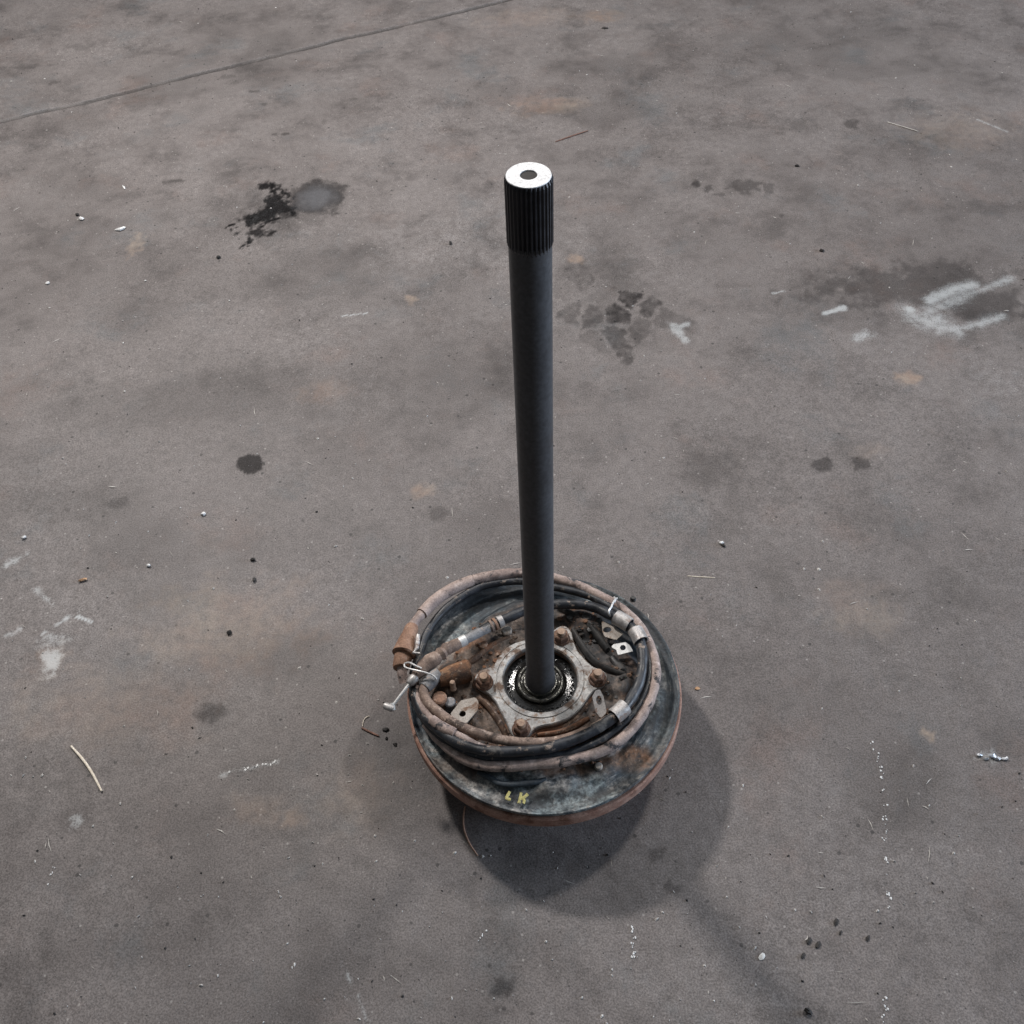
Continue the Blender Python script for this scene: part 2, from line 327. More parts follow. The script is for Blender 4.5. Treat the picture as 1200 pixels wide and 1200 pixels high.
# rust, clay and tan marks
for a in ((62, 772, 18, 19, .5, .9, .55), (1066, 443, 14, 8, .6, 1., .7), (270, 730, 90, 50, .9, 1.1, .33), (1087, 861, 9, 6, .6, .9, .8), (481, 351, 7, 5, .6, .9, .6), (674, 304, 10, 6, .7, .9, .6), (700, 20, 24, 8, .8, 1., .4),
          (495, 575, 14, 8, .7, .9, .5), (160, 285, 9, 12, .8, 1.2, .4), (640, 122, 40, 10, .9, 1.1, .4), (1010, 720, 40, 20, .9, 1.2, .28), (1130, 150, 60, 20, .9, 1.2, .2), (1000, 690, 40, 14, .9, 1., .2), (380, 460, 26, 14, .9, 1., .28),
          (300, 950, 40, 18, .8, 1.2, .25), (340, 960, 14, 9, .7, 1.2, .4), (420, 930, 40, 40, .9, 1.1, .25), (1020, 530, 20, 8, .8, 1., .2), (120, 830, 120, 40, .9, 1.1, .25), (620, 20, 60, 10, .9, 1., .22)):
    spot(*a[:7], arr=rust)
dark = np.maximum(dark, CLOUD); paint = np.maximum(paint, sstep(.56, .72, fbm(X*1.2+Y*.6, Y*1.6-X*.5, 5, 131, 6))*.05)
me = bpy.data.meshes.new('floor'); nu, nv = len(U), len(V)
co = np.stack([X, Y, Z], -1).reshape(-1, 3).astype(np.float32)
idx = np.arange(nu*nv).reshape(nv, nu)
quads = np.stack([idx[:-1, :-1], idx[:-1, 1:], idx[1:, 1:], idx[1:, :-1]], -1).reshape(-1, 4)
me.vertices.add(len(co)); me.vertices.foreach_set('co', co.ravel())
me.loops.add(quads.size); me.loops.foreach_set('vertex_index', quads.ravel().astype(np.int32))
me.polygons.add(len(quads)); me.polygons.foreach_set('loop_start', np.arange(0, quads.size, 4, dtype=np.int32))
me.polygons.foreach_set('use_smooth', np.ones(len(quads), bool)); me.update()
at = me.attributes.new('marks', 'FLOAT_COLOR', 'POINT')
at.data.foreach_set('color', np.stack([dark, paint, rust, wet], -1).reshape(-1).astype(np.float32))
a2 = me.attributes.new('groove', 'FLOAT', 'POINT'); a2.data.foreach_set('value', gro.ravel().astype(np.float32))
def floor_mat():
    m, nt, b = newmat('worn_concrete'); n = N(nt); co = n.coord()
    big = n.noise(co, 1.6, 5, .6, .3); mid = n.noise(co, 9, 8, .68, .2); fine = n.noise(co, 75, 6, .7); grit = n.noise(co, 520, 3, .65); hue = n.noise(co, 5.5, 6, .7)
    sc = n.node('ShaderNodeMapping'); sc.inputs['Scale'].default_value = (22, 60, 1); sc.inputs['Rotation'].default_value = (0, 0, .45); n.link(co, sc.inputs['Vector']); strk = n.noise(sc.outputs[0], 1.0, 6, .75)
    c = n.mix(n.step(big, .3, .7), (.116, .102, .098), (.158, .142, .137))
    c = n.mix(n.step(mid, .30, .72), c, n.mix(.36, c, (.225, .208, .202)))
    c = n.mix(n.step(mid, .52, .28, 0, .65), c, (.076, .069, .067))
    c = n.mix(n.step(hue, .54, .72, 0, .36), c, (.180, .130, .112))
    c = n.mix(n.step(hue, .46, .30, 0, .5), c, (.112, .120, .126))
    c = n.mix(n.step(strk, .56, .76, 0, .4), c, (.066, .061, .060))
    c = n.mix(n.step(strk, .42, .24, 0, .30), c, (.235, .222, .215))
    v = n.step(fine, .25, .75, .84, 1.16); g = n.step(grit, .34, .66, .70, 1.30)
    k = n.math('MULTIPLY', v, g); cc = n.node('ShaderNodeCombineColor'); [n.link(k, cc.inputs[i]) for i in range(3)]
    c = n.mix(1., c, cc.outputs[0], 'MULTIPLY')
    # pores and pale aggregate grains
    for sca, lo, hi, col, amt in ((190, .12, .045, (.035, .033, .033), .8), (120, .10, .04, (.38, .36, .345), .55), (260, .12, .05, (.36, .345, .33), .5), (75, .06, .04, (.03, .029, .029), .7)):
        vo = n.node('ShaderNodeTexVoronoi'); n.link(co, vo.inputs['Vector']); vo.inputs['Scale'].default_value = sca
        sel = n.node('ShaderNodeSeparateColor'); n.link(vo.outputs['Color'], sel.inputs[0])
        k = n.math('MULTIPLY', n.step(vo.outputs['Distance'], hi+.08, hi+.16, 1, 0), n.step(sel.outputs[0], .90, .93, 0, amt))
        c = n.mix(k, c, col)
    a = n.node('ShaderNodeAttribute', attribute_name='marks'); s = n.node('ShaderNodeSeparateColor'); n.link(a.outputs['Color'], s.inputs[0])
    brk = n.step(n.math('ADD', n.math('MULTIPLY', fine, .7), n.math('ADD', n.math('MULTIPLY', grit, .3), n.math('MULTIPLY', s.outputs[0], .45))), .50, .72, .35, 1.)
    c = n.mix(n.math('MULTIPLY', s.outputs[0], brk), c, n.mix(n.step(grit, .3, .75), (.003, .0028, .003), (.014, .0132, .014)))
    c = n.mix(n.math('MULTIPLY', s.outputs[2], n.step(fine, .3, .6, .35, 1.)), c, n.mix(n.step(hue, .4, .6), (.34, .27, .21), (.25, .16, .115)))
    c = n.mix(n.math('MULTIPLY', s.outputs[1], n.step(n.math('ADD', n.math('MULTIPLY', fine, .5), n.math('ADD', n.math('MULTIPLY', grit, .5), n.math('MULTIPLY', s.outputs[1], .35))), .46, .72, 0., 1.)), c, (.52, .55, .56))
    c = n.mix(n.math('MULTIPLY', a.outputs['Alpha'], .55), c, (.17, .175, .19))
    gr = n.node('ShaderNodeAttribute', attribute_name='groove'); c = n.mix(n.math('MULTIPLY', gr.outputs['Fac'], .9), c, (.035, .032, .03))
    n.link(c, b.inputs['Base Color'])
    r = n.step(mid, .3, .7, .52, .70); r = n.math('SUBTRACT', r, n.math('MULTIPLY', s.outputs[0], .10)); n.link(r, b.inputs['Roughness'])
    n.link(n.math('MULTIPLY', n.math('SUBTRACT', 1.05, s.outputs[0]), .28, True), b.inputs['Specular IOR Level'])
    h = n.math('ADD', n.math('MULTIPLY', fine, 1.), n.math('MULTIPLY', grit, .35)); n.bump(h, .45, .0016, b)
    return m
me.materials.append(floor_mat()); fl = bpy.data.objects.new('floor', me); COL.objects.link(fl); tag(fl, kind='structure')

# ------------------------------------------------------------------ axle assembly
AX = bpy.data.objects.new('axle_assembly', None); COL.objects.link(AX); AX.empty_display_size = .1
tag(AX, 'rusty wheel axle with dark splined shaft standing upright on its drum amid coiled cables', 'axle')
CX = .0035                                             # the plate's centre against the shaft axis

# brake drum: lip, wall and closed face towards the floor
MB().lathe([(.020, .001), (.112, .001), (.116, .006), (.116, .052), (.119, .058), (.1500, .0610), (.1515, .0630), (.1515, .0770), (.1500, .0787), (.1380, .0787), (.1380, .062)],
           (CX, 0, 0), n=160).build('brake_drum', MAT['drum'], AX)

# backing plate: pressed dish on a polar grid
NR, NT = 110, 400
rr = np.concatenate([np.linspace(.0440, .1435, NR-6), [.1450, .1466, .1478, .1484, .1484, .1470]])
th = np.linspace(0, 2*np.pi, NT, endpoint=False)
RR, TT = np.meshgrid(rr, th, indexing='ij'); PX = RR*np.cos(TT)+CX; PY = RR*np.sin(TT)
zz = np.full_like(RR, .0845)
edge = .106 + .006*np.cos(3*TT+.6) + .004*np.cos(7*TT) + (fbm(np.cos(TT)*3, np.sin(TT)*3, 2, 3, 2)-.5)*.006
zz += .0085*(1-sstep(edge-.005, edge+.005, RR))
zz -= .0030*np.exp(-((RR-.136)/.007)**2)
zz += .0020*np.exp(-((RR-.1475)/.0025)**2)
zz += .0035*np.exp(-((RR-.088)/.006)**2)*(.5+.5*np.cos(TT*5+1.2))
zz += (fbm(PX, PY, 60, 71, 3)-.5)*.0022
zz[-2] = .0815; zz[-1] = .0792
def boss(px, py, r, h, soft=.4):
    global zz
    c = P(px, py, .09); d = np.hypot(PX-c.x, PY-c.y)/r
    zz += h*(1-sstep(1-soft, 1+soft, d))
for a in ((530, 795, .020, .010), (515, 818, .014, .006), (580, 748, .030, .006), (690, 728, .022, .007), (722, 800, .020, .005), (700, 890, .020, .004), (575, 905, .014, .003), (650, 905, .022, .0035), (548, 840, .016, .003)):
    boss(*a)
inner = 1-sstep(.100, .112, RR+(fbm(PX, PY, 40, 81)-.5)*.02)
rustm = inner*(.65+.35*fbm(PX, PY, 70, 83)); oil_shade_m = np.zeros_like(RR); dustm = np.zeros_like(RR)
E1 = fbm(PX, PY, 70, 91, 4)-.5
def pspot(px, py, rx, ry, soft, jag, amt, arr):
    c = P(px, py, .09); d = np.hypot((PX-c.x)/(rx/1080), (PY-c.y)/(ry/950)) + E1*jag
    np.maximum(arr, (1-sstep(1-soft, 1+soft, d))*amt, out=arr)
for a in ((700, 740, 55, 50, .5, .8, .95), (735, 790, 30, 50, .6, .8, .8), (640, 715, 60, 22, .6, .8, .9), (600, 700, 70, 16, .5, .8, .6), (720, 825, 30, 22, .6, .8, .7), (545, 905, 30, 12, .5, 1., .5), (640, 932, 80, 8, .5, 1.4, .8), (765, 790, 16, 80, .5, 1., .6), (700, 893, 40, 9, .5, .9, .45)):
    pspot(*a, oil_shade_m)  # real oil; the last spot paints shade into the front-right recess
for a in ((715, 885, 45, 15, .4, .9, 1.), (690, 895, 40, 10, .5, 1., .9), (545, 888, 40, 16, .5, .9, .7), (530, 800, 34, 30, .6, .8, .9), (585, 840, 40, 30, .6, .8, .8)):
    pspot(*a, rustm)  # first two: rust, strengthened to darken the front-right recess
oil_shade_m *= 1-.0*rustm
for a in ((772, 850, 16, 60, .6, 1.6, .45), (700, 930, 80, 16, .6, 1.6, .7), (640, 948, 90, 9, .6, 1.4, .6), (520, 890, 34, 40, .6, 1.2, .75), (570, 925, 50, 18, .6, 1.4, .65), (520, 740, 40, 40, .6, 1.2, .45), (640, 915, 60, 10, .6, 1.2, .7), (600, 745, 40, 16, .6, 1., .6)):
    pspot(*a, dustm)
me = bpy.data.meshes.new('backing_plate')
cov = np.stack([PX, PY, zz], -1).reshape(-1, 3).astype(np.float32); idx = np.arange(NR*NT).reshape(NR, NT)
nx = np.roll(idx, -1, 1); q = np.stack([idx[:-1], idx[1:], nx[1:], nx[:-1]], -1).reshape(-1, 4)
me.from_pydata(cov.tolist(), [], q.tolist()); me.polygons.foreach_set('use_smooth', np.ones(len(q), bool))
me.attributes.new('marks', 'FLOAT_COLOR', 'POINT').data.foreach_set('color', np.stack([rustm, oil_shade_m, dustm, RR*0], -1).reshape(-1).astype(np.float32))
me.attributes.new('polar', 'FLOAT_VECTOR', 'POINT').data.foreach_set('vector', np.stack([np.cos(TT)*.11*8, np.sin(TT)*.11*8, RR*60], -1).reshape(-1).astype(np.float32))
def plate_mat():
    m, nt, b = newmat('dirty_backing_plate'); n = N(nt); co = n.coord()
    a = n.node('ShaderNodeAttribute', attribute_name='marks'); s = n.node('ShaderNodeSeparateColor'); n.link(a.outputs['Color'], s.inputs[0])
    po = n.node('ShaderNodeAttribute', attribute_name='polar')
    st = n.noise(po.outputs['Vector'], 1.6, 8, .72, .3); n1 = n.noise(co, 70, 8, .7); n2 = n.noise(co, 260, 5, .65); n3 = n.noise(co, 32, 6, .65, .4)
    c = n.mix(n.step(st, .38, .62), (.008, .013, .019), (.036, .053, .068))
    d = n.math('ADD', n.math('MULTIPLY', n.step(st, .49, .63, 0, .80), n.step(n1, .36, .58, .15, 1.)), n.math('MULTIPLY', s.outputs[2], n.step(n1, .34, .58)), True)
    c = n.mix(n.math('MULTIPLY', d, n.step(n2, .25, .6, .45, 1.)), c, n.mix(n.step(n3, .4, .6), (.23, .275, .285), (.33, .31, .285)))
    br = n.mix(n.step(n1, .35, .65), (.034, .022, .016), (.185, .125, .088)); br = n.mix(n.step(n3, .5, .66), br, (.185, .088, .042)); br = n.mix(n.step(n2, .58, .72, 0, .8), br, (.27, .21, .165))
    c = n.mix(n.math('MULTIPLY', s.outputs[0], n.step(n1, .22, .45), True), c, br)
    c = n.mix(n.math('MULTIPLY', s.outputs[1], n.step(n1, .72, .45), True), c, (.016, .016, .017))
    gv = n.step(n2, .3, .7, .62, 1.38); gc = n.node('ShaderNodeCombineColor'); [n.link(gv, gc.inputs[q]) for q in range(3)]; c = n.mix(1., c, gc.outputs[0], 'MULTIPLY')
    n.link(c, b.inputs['Base Color']); n.link(n.step(st, .3, .7, .5, .78), b.inputs['Roughness'])
    n.bump(n.math('ADD', n1, n.math('MULTIPLY', n2, .5)), .5, .0016, b); return m
me.materials.append(plate_mat()); bp = bpy.data.objects.new('backing_plate', me); COL.objects.link(bp); bp.parent = AX

# yellow crayon marks on the plate
def crayon(strokes):
    mb = MB()
    for s in strokes: mb.tube(spline(pxs([(x, y, .0872) for x, y in s]), .0015), [.0014+.0005*random.random() for _ in spline(pxs([(x, y, .0872) for x, y in s]), .0015)], 8, True, .35)
    return mb
for st in ([[(597.5, 927.5), (594.5, 933), (593.5, 935.5), (598.5, 937)]],
           [[(611, 929), (609.5, 936), (608, 941.5)], [(618.5, 930.5), (614, 934.5), (610.5, 935)], [(612, 935.5), (614.5, 938), (613, 941.5)]]):
    crayon(st).build('paint_letter', MAT['yellow'], AX)

# bearing housing and retainer plate (four ears)
OUT = [(250, 385), (300, 345), (350, 262), (420, 207), (500, 182), (600, 165), (700, 130), (735, 85), (790, 72), (835, 110), (852, 190), (880, 258), (940, 325), (1000, 378), (1058, 382), (1092, 430), (1078, 495), (1000, 530),
       (965, 570), (930, 622), (880, 682), (820, 728), (740, 760), (640, 780), (568, 800), (556, 845), (520, 872), (470, 880), (425, 852), (398, 800), (380, 755), (350, 695), (310, 618), (262, 560), (215, 532), (165, 500), (152, 450), (175, 402), (215, 384)]
ZR = .1005
def outline(scale, z, zref=ZR, n=200):
    pts = [P(530+x/6, 720+y/6, zref) for x, y in OUT]
    pol = sorted(((math.atan2(p.y, p.x), math.hypot(p.x, p.y)) for p in pts))
    an = np.array([a for a, _ in pol]); ra = np.array([r for _, r in pol])
    t = np.linspace(-np.pi, np.pi, n, endpoint=False)
    r = np.interp(t, np.r_[an-2*np.pi, an, an+2*np.pi], np.r_[ra, ra, ra])
    k = np.array([1, 2, 3, 2, 1.])/9; r = np.convolve(np.r_[r[-2:], r, r[:2]], k, 'valid')
    return [Vector(((rq+scale)*math.cos(a), (rq+scale)*math.sin(a), z)) for rq, a in zip(r, t)]
def circ(r, z, n=200): return [Vector((r*math.cos(-math.pi+2*math.pi*k/n), r*math.sin(-math.pi+2*math.pi*k/n), z)) for k in range(n)]
MB().rings([outline(.0035, .082), outline(.0035, .0935), outline(.0022, .0945), circ(.0405, .0945), circ(.0405, .082)]).build('bearing_housing', MAT['housing'], AX)
MB().rings([outline(0, .0950), outline(0, ZR-.0012), outline(-.0012, ZR), circ(.0484, ZR), circ(.0480, ZR-.0007), circ(.0474, ZR-.0007), circ(.0470, ZR+.0005), circ(.0418, ZR+.0005), circ(.0405, ZR-.0012), circ(.0405, .0950)]).build('bearing_retainer', MAT['retainer'], AX)
# oil seal: recessed glossy black ring with moulded beads
NB = 46
sl = MB().lathe([(.0165, .080), (.0404, .080), (.0404, .0907), (.0388, .0905), (.0290, .0930), (.0268, .0918), (.0262, .088), (.0165, .088)], n=96)
for k in range(NB):
    a = 2*math.pi*k/NB; w = .0350+.0012*random.uniform(-1, 1)
    sl.blob((w*math.cos(a), w*math.sin(a), .0912), .0013, (1+random.random()*.6, 1+random.random()*.6, .9), .3, 7)
sl.build('oil_seal', MAT['oil'], AX)
MB().lathe([(.0150, .084), (.0258, .084), (.0258, .0945), (.0246, .0960), (.0228, .0962), (.0215, .0940), (.0195, .0935), (.0180, .0965), (.0150, .097)], n=72).build('bearing_collar', MAT['collar'], AX)

# shaft
zt = axis_z(204.5); zs = axis_z(285)
sh = MB().lathe([(.0145, .070), (.0166, .098), (.0166, .104), (.0158, .109), (.0151, .118), (.0149, .20), (.0147, zs-.018), (.0147, zs+.004)], n=64).build('axle_shaft', MAT['shaft'], AX)
NTH = 32
def tooth(r, z, k):
    if r < .0147: return r
    return r if (k % 6) in (0, 1, 2) else r-.0013 if (k % 6) in (4,) else r-.0009
sp = MB().lathe([(.0130, zs-.002), (.0147, zs-.001), (.0148, zs+.0005), (.0156, zs+.0022), (.0156, zt-.0030), (.0146, zt-.0005), (.0145, zt-.0010), (.0060, zt-.0010), (.0060, zt-.050)], n=NTH*6, fn=tooth)
sp.build('splined_end', MAT['spline'], sh, 20)
MB().lathe([(.0145, zt-.0006), (.0143, zt), (.0056, zt), (.0055, zt-.0006)], n=64, close=True).build('end_face', MAT['face_glare'], sh)
MB().lathe([(.0055, zt-.0007), (.0047, zt-.0022), (.0046, zt-.040), (.0005, zt-.042)], n=48).build('centre_hole', MAT['clod_and_shade'], sh)  # bore coloured black to paint the shade inside the hole

# nuts on the retainer ears
def nut(px, py, rot):
    c = P(px, py, .110); z0 = ZR
    fl = MB().lathe([(.0005, z0-.0004), (.0098, z0-.0004), (.0100, z0+.0010), (.0092, z0+.0024), (.0070, z0+.0034)], (c.x, c.y, 0), n=40).build('nut', MAT['nut'], AX)
    hx = MB(); hp = []
    for z, r in ((z0+.0030, .0086), (z0+.0092, .0086), (z0+.0104, .0075)):
        hp.append([Vector((c.x+r*math.cos(rot+k*math.pi/3), c.y+r*math.sin(rot+k*math.pi/3), z)) for k in range(6)])
    hx.rings(hp, False, True, True).build('hex_head', MAT['nut'], fl)
    MB().lathe([(.0050, z0+.0098), (.0050, z0+.0145), (.0042, z0+.0158), (.0005, z0+.0160)], (c.x, c.y, 0), n=24).build('stud_end', MAT['stud'], fl)
for a in ((567, 795, .2), (657.5, 743, .5), (700.5, 791, .1), (610.5, 850, .4)): nut(*a)

# smaller fasteners and lumps on the plate
def button(name, px, py, z0, z1, r, mat, parent=AX, hexa=False):
    c = P(px, py, z1); n = 6 if hexa else 28
    return MB().lathe([(r*1.25, z0), (r*1.25, z0+.0015), (r, z0+.002), (r, z1-.0012), (r*.8, z1), (.0004, z1+.0002)], (c.x, c.y, 0), n=n, smooth=not hexa).build(name, mat, parent)
button('bolt', 593.5, 738, .092, .103, .0062, MAT['tab']); button('bolt', 566, 755, .092, .102, .0056, MAT['housing'])
button('bolt', 515, 817, .092, .108, .0078, MAT['boot']); button('bolt', 527, 822, .092, .103, .0062, MAT['grey'])
button('bolt', 553, 866, .090, .100, .0055, MAT['rust']); button('bolt', 687, 722, .092, .104, .0060, MAT['dark'], hexa=True); button('bolt', 742, 700, .085, .090, .003, MAT['dark'])
button('bolt', 668, 722, .092, .102, .0045, MAT['dark']); button('bolt', 701.5, 897, .086, .092, .0042, MAT['tab'])
wc = MB(); a, b = P(549, 786, .104), P(514, 796, .108)
wc.tube([a, a.lerp(b, .2), a.lerp(b, .6), a.lerp(b, .85), b], [.0115, .0125, .0120, .0100, .0088], 22)
wc.blob(P(545, 780, .108), .008, (1, .8, .7), .2, 9)
w = wc.build('wheel_cylinder', MAT['cyl'], AX)
button('bleed_nipple', 530, 799, .100, .1145, .0030, MAT['stud'], w); button('bleed_nipple', 527, 785, .104, .116, .0036, MAT['tab'], w)
# ribs of the pressing beside the retainer
def rib(pts, r, mat, sq=1.6):
    MB().tube(spline(pxs(pts)), [r*(.5+.5*math.sin(math.pi*(i+.5)/len(spline(pxs(pts))))**.5) for i in range(len(spline(pxs(pts))))], 12, True, sq).build('rib', mat, AX)
rib([(671, 738, .098), (682, 757, .099), (698, 777, .099), (722, 789, .096), (738, 792, .094)], .0042, MAT['dark'])  # dark strip stands in for the shaded gap beside the retainer
rib([(560, 818, .096), (574, 830, .096), (586, 848, .096), (594, 866, .095)], .0036, MAT['housing'])
rib([(540, 782, .094), (560, 770, .095), (577, 757, .096), (600, 746, .096)], .0036, MAT['housing'])
rib([(630, 862, .093), (660, 858, .094), (690, 842, .094)], .0036, MAT['housing'])
rib([(560, 905, .087), (575, 912, .088), (590, 919, .088), (625, 917, .088), (640, 913, .087)], .0035, bp.data.materials[0], .8)
rib([(655, 712, .095), (690, 735, .096), (712, 762, .096)], .0050, MAT['dark'])
rib([(717, 770, .094), (733, 795, .094), (722, 820, .093)], .0060, MAT['dark'], .8)

def crust(n, seed, mat, r0, r1, a0, a1, smax):
    rnd = random.Random(seed); mb = MB()
    for _ in range(n):
        r = rnd.uniform(r0, r1); a = rnd.uniform(a0, a1); x, y = r*math.cos(a)+CX, r*math.sin(a)
        i = int(np.argmin(np.abs(rr-r))); k = int((a % (2*math.pi))/(2*math.pi)*NT) % NT
        s_ = .0008+smax*rnd.random()**2.5
        mb.blob((x, y, float(zz[i, k])+s_*.1), s_, (1, rnd.uniform(.6, 1), rnd.uniform(.35, .6)), .35, 6, rnd)
    o = mb.build('mud_crust', mat, AX); o['kind'] = 'stuff'
crust(260, 3, MAT['housing'], .056, .106, 0, 6.28, .0030); crust(90, 4, MAT['rust'], .06, .112, 2.6, 5.4, .0022); crust(90, 5, MAT['dark'], .056, .10, -.5, 1.7, .0040)

# flat tabs with a punched hole
def tab(name, outer, hole, hr, mat, parent, th=.0018, n=48, slot=1.):
    o3 = pxs(outer); c = P(*hole)
    def zat(x, y):                                     # least-squares plane through the outline
        A = np.array([[p.x, p.y, 1] for p in o3]); k = np.linalg.lstsq(A, np.array([p.z for p in o3]), rcond=None)[0]
        return k[0]*x+k[1]*y+k[2]
    pol = sorted((math.atan2(p.y-c.y, p.x-c.x), (p.x-c.x, p.y-c.y)) for p in o3)
    ring = []
    m = len(pol)
    for k in range(n):
        a = -math.pi+2*math.pi*(k+.5)/n; d = Vector((math.cos(a), math.sin(a))); best = None
        for i in range(m):
            p, q = Vector(pol[i][1]), Vector(pol[(i+1) % m][1]); e = q-p; den = d.x*e.y-d.y*e.x
            if abs(den) < 1e-12: continue
            t = (p.x*e.y-p.y*e.x)/den; s = (p.x*d.y-p.y*d.x)/den
            if t > 0 and -1e-6 <= s <= 1+1e-6 and (best is None or t < best): best = t
        ring.append(d*(best or hr*1.5))
    lo = [[], [], [], []]
    for k, r in enumerate(ring):
        h = Vector((r.x, r.y)).normalized()*hr; h.y *= slot
        for L, (v, dz) in zip(lo, ((r, -th), (r, 0), (h, 0), (h, -th))):
            x, y = c.x+v.x, c.y+v.y; L.append(Vector((x, y, zat(x, y)+dz)))
    return MB().rings(lo).build(name, mat, parent)
tab('mounting_tab', [(528, 836, .104), (540, 821, .103), (557, 817, .103), (561, 822, .103), (559.5, 832, .104), (547, 847, .104), (536, 850, .104)], (542, 836.5, .1035), .0036, MAT['tab'], AX)

# ------------------------------------------------------------------ cables
def cable(pts, r, mat, label=None, n=14, jit=0.0):
    s = spline(pxs(pts)); ph = random.uniform(0, 9); rad = [r*(1+.035*math.sin(i*.37+ph)+.025*math.sin(i*1.13+ph*2)+random.uniform(-.012, .012)) for i in range(len(s))]
    o = MB().tube(s, rad, n).build('brake_cable', mat, AX)
    if label: o['label'] = label
    return o, s
def seg(name, pts, rads, mat, parent, n=18):
    s = pxs(pts); return MB().tube(s, rads, n).build(name, mat, parent)
# outer dusty loop
cA, _ = cable([(474, 800, .098), (471, 786, .105), (475, 762, .112), (482, 737, .112), (492, 722, .110), (508, 705, .107), (530, 690, .105), (555, 680, .104), (583, 674, .104), (611, 671.5, .104), (632, 673, .104), (655, 679, .104), (680, 687, .104), (700, 697, .104), (717, 706, .104),
               (733, 717, .105), (750, 735, .105), (762, 757, .105), (768, 780, .104), (767.5, 800, .103), (761, 822, .102), (749, 843, .102), (733, 862, .102), (708, 879, .101), (680, 888, .101), (655, 893, .101), (630, 895.5, .100), (597, 898, .099), (566, 897, .097), (540, 887, .095), (516, 868, .094), (500, 848, .094)], .0056, MAT['pink'], 'outermost dusty pinkish cable loop')
seg('cable_sleeve', [(494.5, 719, .110), (508, 705, .107), (518, 697.5, .106), (530, 690, .105), (542, 684.6, .1045), (554, 680.2, .104)], [.0070, .0071, .0070, .0071, .0070, .0070], MAT['pink'], cA)
seg('cable_sleeve', [(555, 679.8, .104), (569, 676.5, .104), (583, 674, .104), (600, 672, .104)], [.0066, .0066, .0065, .0064], MAT['pink'], cA)
seg('rubber_boot', [(483.5, 733, .112), (482.5, 736, .112), (480, 743, .112), (477, 752, .112), (473.6, 764, .112), (473.2, 766, .112), (472.8, 767, .112)], [.0062, .0078, .0084, .0102, .0126, .0132, .0118], MAT['boot'], cA, 24)
seg('rubber_boot', [(473.5, 764, .111), (472, 772, .109), (470, 781, .107), (469.8, 783, .107)], [.0098, .0100, .0094, .0086], MAT['boot'], cA, 24)
seg('cable_strap', [(490, 744, .120), (489.5, 752, .120), (488.5, 760, .120), (484, 765, .120), (492, 766, .118)], [.0022, .0026, .0022, .0020, .0018], MAT['clamp'], cA, 10)
# black loop inside it
cB, _ = cable([(484, 790, .100), (488, 776, .102), (493, 763, .102), (498, 747, .101), (507, 731, .100), (524, 712, .100), (548, 695, .100), (573, 685, .100), (611, 681, .100), (650, 688, .101), (680, 695, .102), (700, 703, .103), (716, 712, .104), (733, 724, .105), (748, 742, .105), (757, 760, .104), (761, 782, .103), (758, 806, .102), (744, 834, .102), (714, 861, .102),
               (690, 874, .102), (663, 884, .101), (630, 888, .100), (597, 889, .100), (563, 886, .099), (538, 877, .098), (515, 862, .098), (497, 842, .098), (486, 820, .099)], .0046, MAT['black'], 'black cable loop lying inside the outermost one')
# cable with the threaded end, passing behind the shaft and through three clamps
cC, _ = cable([(563, 740, .114), (582, 730, .114), (600, 722, .114), (612, 716.5, .113), (632, 710.5, .112), (655, 708, .112), (680, 708.5, .112), (700, 713, .112), (714, 720, .113), (728, 727, .114), (739, 735, .114), (747, 745, .114), (751.5, 758, .113), (753, 777, .112), (750, 797, .112), (743, 813, .112), (734, 827, .113), (724, 837, .113),
               (702, 852, .112), (677, 865, .112), (647, 875, .112), (630, 878.5, .112), (597, 881, .111), (563, 879, .110), (533, 868, .109), (510, 852, .108), (496, 836, .107), (488, 818, .106), (484, 803, .105)], .0057, MAT['black'], 'thick black hose crossing behind the shaft')
seg('cable_tube', [(529, 757.5, .115), (545, 750, .115), (563, 740.5, .1145), (580, 731.5, .114)], [.0050, .0052, .0054, .0054], MAT['grey'], cC)
seg('cable_tube', [(519, 763.5, .116), (524, 760.5, .116), (534, 755.5, .116), (539, 753, .116)], [.0058, .0066, .0066, .0056], MAT['brown'], cC)
seg('white_tape', [(538.5, 753.2, .1155), (546, 749.4, .1155)], [.0062, .0062], MAT['zinc'], cC)
seg('crimp_ring', [(574.5, 734, .1145), (577, 732.8, .1145)], [.0070, .0070], MAT['brown'], cC); seg('crimp_ring', [(579, 732, .1145), (581.5, 730.6, .1145)], [.0072, .0072], MAT['boot'], cC); seg('crimp_ring', [(583.5, 729.6, .1145), (589, 727, .1145)], [.0070, .0068], MAT['clamp'], cC)
bt = [(528, 757, .117), (523, 760.5, .117), (520, 763.5, .117), (517, 766, .118), (514, 768.5, .118), (511, 771, .118), (504, 775, .118), (497, 781, .118), (492, 787, .118), (486, 793, .117)]
seg('cable_boot', bt, [.0058, .0072, .0060, .0078, .0062, .0080, .0086, .0080, .0066, .0052], MAT['brown'], cC, 22)
seg('ferrule', [(487, 793.5, .117), (485.5, 795, .117), (481, 799.5, .116), (479, 801.5, .116)], [.0050, .0056, .0052, .0036], MAT['clamp'], cC)
seg('pull_rod', [(481, 800, .116), (472, 811.5, .113), (461, 826, .109)], [.0018, .0017, .0017], MAT['zinc'], cC, 12)
seg('rod_end', [(450, 826.5, .108), (452, 827.2, .108), (459, 830, .1075), (461.5, 831, .1075)], [.0030, .0040, .0040, .0030], MAT['clamp'], cC, 20)
seg('rod_end', [(459.5, 824, .109), (461, 832.5, .106)], [.0030, .0030], MAT['zinc'], cC, 16)
